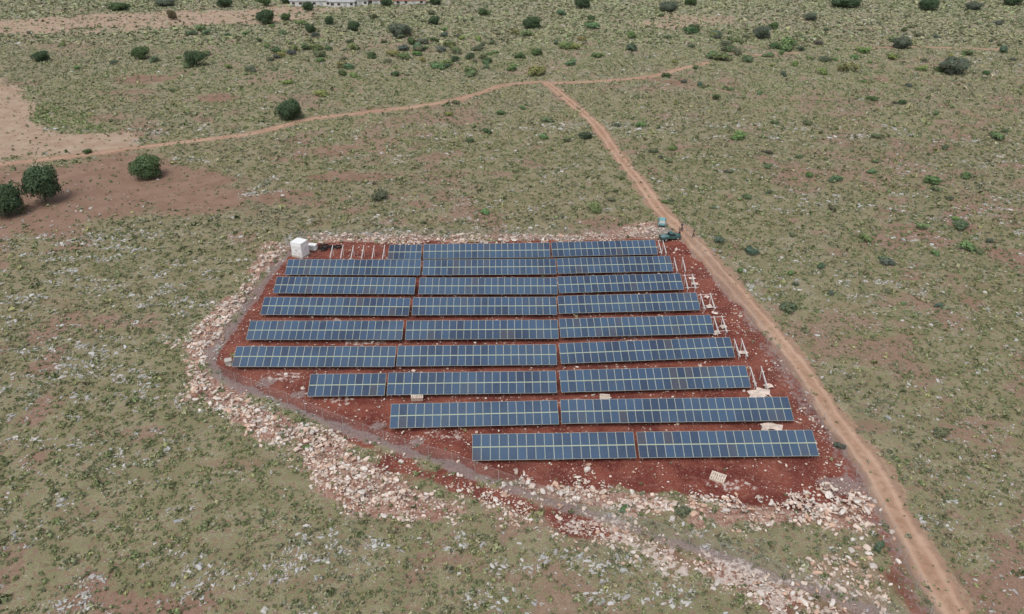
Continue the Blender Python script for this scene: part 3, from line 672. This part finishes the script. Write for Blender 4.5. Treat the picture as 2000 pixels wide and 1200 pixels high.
# ---------------------------------------------------------------- people
def skin(name, V, E, rad, mat, root=0):
    me = bpy.data.meshes.new(name+"_t"); me.from_pydata(V, E, []); o = bpy.data.objects.new(name+"_t", me); coll.objects.link(o)
    m = o.modifiers.new("Skin", 'SKIN'); m.use_smooth_shade = True
    for i, r in enumerate(rad): me.skin_vertices[0].data[i].radius = (r[0], r[1]) if isinstance(r, tuple) else (r, r)
    me.skin_vertices[0].data[root].use_root = True
    s = o.modifiers.new("Sub", 'SUBSURF'); s.levels = 2; s.render_levels = 2
    dg = bpy.context.evaluated_depsgraph_get(); res = bpy.data.meshes.new_from_object(o.evaluated_get(dg)); res.name = name
    bpy.data.objects.remove(o); res.materials.clear(); res.materials.append(mat)
    for p in res.polygons: p.use_smooth = True; p.material_index = 0
    return res
m_skin = simple("skin", (.42,.26,.18), .6, 0, .05); m_hair = simple("dark_hair", (.03,.02,.015), .8)
def person(u, v, rz, shirt, trous, label, stride=0.0, bend=0.0):
    x, y, _ = at(u, v); e = empty("person", (x, y, .02), rz, label=label, category="person")
    V = [(0,0,.95),(0,0,1.12),(0,.01+bend*.3,1.32),(0,.01+bend*.4,1.45),(0,.02+bend*.45,1.54),(0,.03+bend*.5,1.64),(0,.02+bend*.5,1.72)]; r = [(.15,.11),(.14,.1),(.16,.11),(.09,.08),.055,.088,.07]
    E = [(i, i+1) for i in range(6)]
    V.append((0, .13+bend*.5, 1.63)); r.append(.014); E.append((5, 7))
    arms = {}
    for s in (-1, 1):
        k = len(V)
        V += [(s*.19,bend*.35,1.42),(s*.26,.03+s*stride*.3+bend*.4,1.16),(s*.27,.14+s*stride*.5+bend*.6,.93),(s*.27,.17+s*stride*.5+bend*.6,.85)]; r += [.065,.045,.03,(.034,.02)]
        E += [(2, k),(k, k+1),(k+1, k+2),(k+2, k+3)]; arms[s] = k
        hv = V[k+3]
        for f, (dx, L_) in enumerate(((-.03,.075),(-.01,.085),(.01,.08),(.028,.065))):
            q = len(V); V += [(hv[0]+dx*.3,hv[1]+dx,hv[2]-.05),(hv[0]+dx*.3-s*.012,hv[1]+dx+.005,hv[2]-.05-L_)]; r += [.01,.008]; E += [(k+3, q),(q, q+1)]
        q = len(V); V += [(hv[0]-s*.02,hv[1]+.045,hv[2]-.01),(hv[0]-s*.025,hv[1]+.06,hv[2]-.05)]; r += [.011,.009]; E += [(k+3, q),(q, q+1)]
        k = len(V); V += [(s*.1,0,.88),(s*.11,-s*stride*.5+.03,.5),(s*.11,-s*stride,.1),(s*.11,-s*stride+.16,.04)]; r += [.095,.062,.042,(.045,.035)]
        E += [(0, k),(k, k+1),(k+1, k+2),(k+2, k+3)]; arms[s*2] = k
    part("body", skin("body", V, E, r, m_skin), e)
    a, b_ = arms[-1], arms[1]; l, m = arms[-2], arms[2]
    sv = [V[i] for i in (0,1,2,3,a,b_)]; sv += [tuple(.3*p+.7*q for p, q in zip(V[a], V[a+1])), tuple(.3*p+.7*q for p, q in zip(V[b_], V[b_+1]))]
    part("shirt", skin("shirt", sv, [(0,1),(1,2),(2,3),(2,4),(2,5),(4,6),(5,7)], [(.165,.125),(.155,.12),(.175,.125),(.09,.08),.082,.082,.066,.066], simple("shirt", shirt, .85)), e)
    tv = [(0,0,.98), V[0]]+[V[i] for i in (l,l+1,l+2,m,m+1,m+2)]
    part("trousers", skin("trousers", tv, [(0,1),(1,2),(2,3),(3,4),(1,5),(5,6),(6,7)], [(.16,.125),(.165,.125),.112,.082,.066,.112,.082,.066], simple("trousers", trous, .9)), e)
    bm = bmesh.new(); bmesh.ops.create_uvsphere(bm, u_segments=16, v_segments=10, radius=.108); bmesh.ops.delete(bm, geom=[q for q in bm.verts if q.co.z < -.01 and q.co.y > -.02 or q.co.z < -.07], context='VERTS')
    hm = bpy.data.meshes.new("hair"); bm.to_mesh(hm); bm.free(); hm.materials.append(m_hair); part("hair", hm, e, (0, .01+bend*.5, 1.69))
    sh = boxes("shoe", [(0,.05,.0,.1,.28,.09)], [m_black], .03)
    for k in (l, m): part("shoe", sh, e, (V[k+2][0], V[k+2][1]+.02, .045))
person(1354,464,math.radians(70),(.03,.03,.035),(.03,.035,.05),"person in dark clothes walking along the dirt road",.16)
person(1331,452,math.radians(200),(.05,.08,.12),(.04,.04,.05),"person in dark blue shirt standing near the pickup",.03)
person(1327,461,math.radians(140),(.1,.09,.08),(.03,.04,.07),"person in grey shirt leaning toward the truck",.05,.4)

# ---------------------------------------------------------------- trees and bushes
def crown_mesh(r, n, nl, size, core=.5):
    V, Fk, sh = leafcloud(r, n, nl, size, .95, .25, 0, .45, core)
    V[:, :2] -= np.median(V[:, :2], axis=0)
    V[:, :2] /= np.percentile(np.hypot(V[:, 0], V[:, 1]), 97); V[:, 2] /= np.percentile(V[:, 2], 99)
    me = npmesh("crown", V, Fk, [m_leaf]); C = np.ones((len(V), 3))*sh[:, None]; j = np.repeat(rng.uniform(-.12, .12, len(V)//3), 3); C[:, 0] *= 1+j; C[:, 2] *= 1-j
    addcol(me, 'Col', C); return me
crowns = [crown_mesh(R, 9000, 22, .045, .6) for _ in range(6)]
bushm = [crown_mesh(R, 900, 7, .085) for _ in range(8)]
def trunk_mesh(r):
    L = [([(0,0,-.05),(.01,0,.1),(.03,.01,.22),(.02,.0,.42)], [.065,.05,.04,.03])]
    for i in range(6):
        a = i*1.05+r.uniform(-.3, .3); z = r.uniform(.16, .3); L.append(([(.02,0,z),(.2*math.cos(a),.2*math.sin(a),z+.15),(.42*math.cos(a),.42*math.sin(a),z+.32)], [.03,.02,.008]))
    return tubes("trunk", L, [m_bark], 7)
trunks = [trunk_mesh(R) for _ in range(3)]
def tree(u, vb, w, h, tint, label, cb=.10):
    s = w/pxm(vb)/2; hh = h/pxm(vb)*.98
    x, y, _ = at(u, vb); e = empty("tree", (x, y+s*.6, 0), R.uniform(0, 6.28), label=label, category="tree", group="scattered trees on the plain")
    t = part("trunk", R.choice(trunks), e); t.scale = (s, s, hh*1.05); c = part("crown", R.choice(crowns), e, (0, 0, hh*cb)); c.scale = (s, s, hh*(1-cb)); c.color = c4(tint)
DG = (.075,.12,.058); MG = (.10,.155,.065); GG = (.14,.17,.12)
for t in [(80,402,68,70,DG,"large dark green tree with visible trunk on brown soil",.2),(4,428,70,62,DG,"large dark tree at the brown field edge",.06),(284,352,60,42,MG,"broad round green tree standing on bare brown soil",.06),
 (564,238,50,38,DG,"dark round tree beside the dirt track",.04),(376,132,40,28,DG,"dark rounded tree in open scrub",.04),(270,118,34,22,MG,"green rounded tree in open scrub",.04),(78,123,32,20,DG,"dark small tree in open scrub",.04),
 (519,49,34,26,DG,"dark tree near the bare fields",.08),(1868,148,54,30,GG,"broad grey green tree in the scrub",.04),(1490,78,34,24,GG,"grey green tree in the scrub",.04),(1765,97,36,22,GG,"grey green tree in the scrub",.04),
 (1038,58,34,22,DG,"dark tree in distant scrub",.08),(778,74,46,24,GG,"grey green spreading tree in scrub",.04),(605,66,20,16,DG,"small dark tree in the scrub",.08),(557,42,18,14,MG,"small green tree by the fields",.08),(690,62,24,18,DG,"small dark tree in the scrub",.08),
 (643,50,18,16,DG,"small dark tree in the scrub",.08),(1138,18,30,22,DG,"dark tree in distant scrub",.08),(1305,24,36,18,GG,"grey green tree in distant scrub",.08),(1818,22,40,22,DG,"dark tree in distant scrub",.08),(1655,18,60,20,DG,"wide dark tree in distant scrub",.08),(1585,42,26,14,GG,"small grey green tree in scrub",.08),
 (437,16,30,20,DG,"dark tree near the farm buildings",.08),(517,14,26,18,MG,"green tree near the farm buildings",.08),(335,40,18,18,(.17,.14,.08),"brownish small tree by the field",.08),(943,32,16,14,MG,"small green tree in the scrub",.08),(1905,22,30,16,GG,"grey green tree in distant scrub",.08),(1980,12,40,18,DG,"dark tree in distant scrub",.08),(848,50,22,16,DG,"small dark tree in the scrub",.08),(1350,12,24,14,MG,"small green tree in scrub",.08),(230,22,40,14,MG,"green trees near the bare fields",.08),(320,14,36,14,GG,"grey green tree near the fields",.08)]:
    tree(*t)
BG = (.19,.27,.115); YG = (.28,.31,.12); LG = (.165,.215,.115)
B = [(1145,273,30,DG),(950,262,26,MG),(918,279,18,MG),(1062,273,22,BG),(1107,279,24,BG),(1205,249,18,GG),(1398,196,22,MG),(1165,416,36,BG),(742,393,36,GG),(948,420,24,BG),(1468,500,32,GG),(1633,357,30,LG),(1460,390,24,LG),(1802,450,32,BG),(1880,450,36,LG),(1825,362,34,BG),(1692,473,32,BG),(1705,198,22,MG),(1712,272,20,LG),(1893,492,38,BG),(1950,275,40,BG),(1735,520,28,GG),(628,189,32,YG),(560,166,22,YG),(690,152,20,YG),(170,301,20,MG),(1660,143,42,YG),(1540,100,50,BG),(826,440,18,LG),(1195,395,18,LG),(1605,525,20,GG),(1840,855,34,LG),(1540,610,36,LG),(1395,410,16,LG),(1555,560,16,GG),(1445,275,34,BG),(1765,205,18,MG),(1890,350,28,LG),(1560,310,18,LG),(855,137,30,BG),(1047,150,44,YG),(1000,140,26,BG),(520,95,24,BG),(445,135,20,YG),(615,100,32,BG),(1410,120,40,BG),(1830,500,22,BG),(1705,340,22,BG),(1290,310,14,GG),(1640,880,28,GG),(1220,1003,28,LG),(1335,1010,32,LG),(1720,1075,28,LG),(600,880,20,BG),
 (1070,240,26,LG),(1020,215,16,BG),(890,205,18,LG),(1310,395,14,LG),(1500,330,18,LG),(1420,340,14,GG)]
NB = len(B)
rr = random.Random(3)
for i in range(165):
    u = rr.gauss(850, 240) if i < 108 else rr.uniform(1300, 1990); v = rr.gauss(100, 28) if i < 108 else rr.gauss(92, 28)
    B.append((u, max(30, v), rr.uniform(11, 30), rr.choice([BG, LG, LG, YG, GG, BG, MG])))
for i in range(46):
    B.append((rr.uniform(1250, 1990), rr.uniform(160, 620), rr.uniform(12, 24), rr.choice([BG, LG, GG])))
for i in range(22):
    B.append((rr.uniform(20, 1000), rr.uniform(30, 230), rr.uniform(10, 22), rr.choice([BG, LG, YG])))
LB = {BG:"bright green rounded bush in dry scrub",MG:"dark green bush standing in dry scrub",GG:"grey green bush standing in dry scrub",YG:"yellow green bush standing in dry scrub",DG:"very dark green bush in dry scrub",LG:"pale green leafy bush in dry scrub"}
Bx = np.array([at(b_[0], b_[1])[:2] for b_ in B]); Bm = masks(Bx[:, 0], Bx[:, 1])
for i, (u, v, w, tint) in enumerate(B):
    if i >= NB and (Bm['site'][i] > .2 or Bm['trk'][i] > .3 or Bm['tan'][i] > .5): continue
    s = w/pxm(v)/2*1.02; x, y, _ = at(u, v)
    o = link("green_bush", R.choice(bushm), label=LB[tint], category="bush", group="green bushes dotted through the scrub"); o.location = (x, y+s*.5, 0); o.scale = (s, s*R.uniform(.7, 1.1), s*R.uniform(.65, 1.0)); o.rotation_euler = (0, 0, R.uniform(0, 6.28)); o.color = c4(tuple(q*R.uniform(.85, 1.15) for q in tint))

# ---------------------------------------------------------------- farm buildings
m_wall = simple("whitewashed_wall", (.62,.61,.58), .9, 0, .12, .6); m_roofg = simple("grey_sheet_roof", (.4,.4,.4), .7, 0, .15, .5); m_tile = simple("red_tile_roof", (.36,.14,.09), .85, 0, .25, 1.2)
def building(u, v, w, d, h, rz, rm, name, label, nwin, rh=1.0):
    x, y, _ = at(u, v); e = empty(name, (x, y+d/2, 0), rz, label=label, category="building")
    part("wall", boxes("wall", [(0,0,h/2,w,d,h)], [m_wall]), e)
    bm = bmesh.new(); o_ = .4; X, Y = w/2+o_, d/2+o_
    vs = [bm.verts.new(p) for p in ((-X,-Y,h+.01),(X,-Y,h+.01),(X,Y,h+.01),(-X,Y,h+.01),(-X,0,h+rh),(X,0,h+rh),(-X,-Y,h+.13),(X,-Y,h+.13),(X,Y,h+.13),(-X,Y,h+.13),(-X,0,h+rh+.14),(X,0,h+rh+.14))]
    for f in ((6,7,11,10),(8,9,10,11),(0,1,7,6),(2,3,9,8),(3,2,1,0),(0,6,10,9,3),(1,2,8,11,7)): bm.faces.new([vs[i] for i in f])
    for q in (vs[4], vs[5]): bm.verts.remove(q)
    bmesh.ops.recalc_face_normals(bm, faces=bm.faces[:])
    me = bpy.data.meshes.new("roof"); bm.to_mesh(me); bm.free(); me.materials.append(rm); part("roof", me, e)
    wm = boxes("window", [(0,0,0,1.3,.06,1.0,0),(0,-.02,.54,1.5,.1,.08,1),(0,-.02,-.54,1.5,.14,.08,1),(0,-.034,0,.06,.04,1.0,1)], [m_glass, m_grey])
    for i in range(nwin):
        xx = -w/2+w*(i+.5)/nwin
        if i == nwin//2: part("door", boxes("door", [(0,0,0,1.6,.08,2.2)], [m_grey]), e, (xx, -d/2-.043, 1.1))
        else: part("window", wm, e, (xx, -d/2-.033, h*.56))
building(628,13,30,8,2.5,.0,m_roofg,"farm_building","long low white farm building with grey roof",9,.9)
building(668,14,12,5,2.2,.03,m_roofg,"farm_shed","low white shed with grey roof beside farm building",4,.6)
building(703,12,7,6,2.6,.1,m_roofg,"farm_shed","small pale shed with grey roof",3,.6)
building(735,9,8,6,2.0,.0,m_tile,"farmhouse","small house with red tiled roof",3,1.2)
building(800,9,15,6,1.8,.05,m_tile,"farmhouse","long low house with red tiled roof",4,1.2)
for i,(u,v) in enumerate(((560,6),(755,12),(850,10),(600,20))): tree(u,v+2,22,16,DG,"dark tree beside the farm buildings",.08)

# ---------------------------------------------------------------- light
w = bpy.data.worlds.new("World"); scene.world = w; w.use_nodes = True; nt = w.node_tree; nt.nodes.clear()
EL = math.radians(60)
sky = nd(nt, 'ShaderNodeTexSky', sky_type='NISHITA', sun_disc=False, sun_elevation=EL, sun_rotation=math.radians(205), air_density=1.0, dust_density=3.0)
hs = nd(nt, 'ShaderNodeHueSaturation', {'Saturation': .38, 'Color': sky.outputs[0]})
bg = nd(nt, 'ShaderNodeBackground', {0: hs.outputs[0], 1: .15}); nd(nt, 'ShaderNodeOutputWorld', {0: bg.outputs[0]})
sd = bpy.data.lights.new("sun", 'SUN'); sd.energy = 1.5; sd.angle = math.radians(30); sd.color = (1, .97, .93)
so = bpy.data.objects.new("sun", sd); coll.objects.link(so); so.rotation_euler = (math.pi/2-EL, 0, math.radians(-25))
scene.view_settings.view_transform = 'Standard'; scene.view_settings.look = 'None'; scene.view_settings.exposure = 0
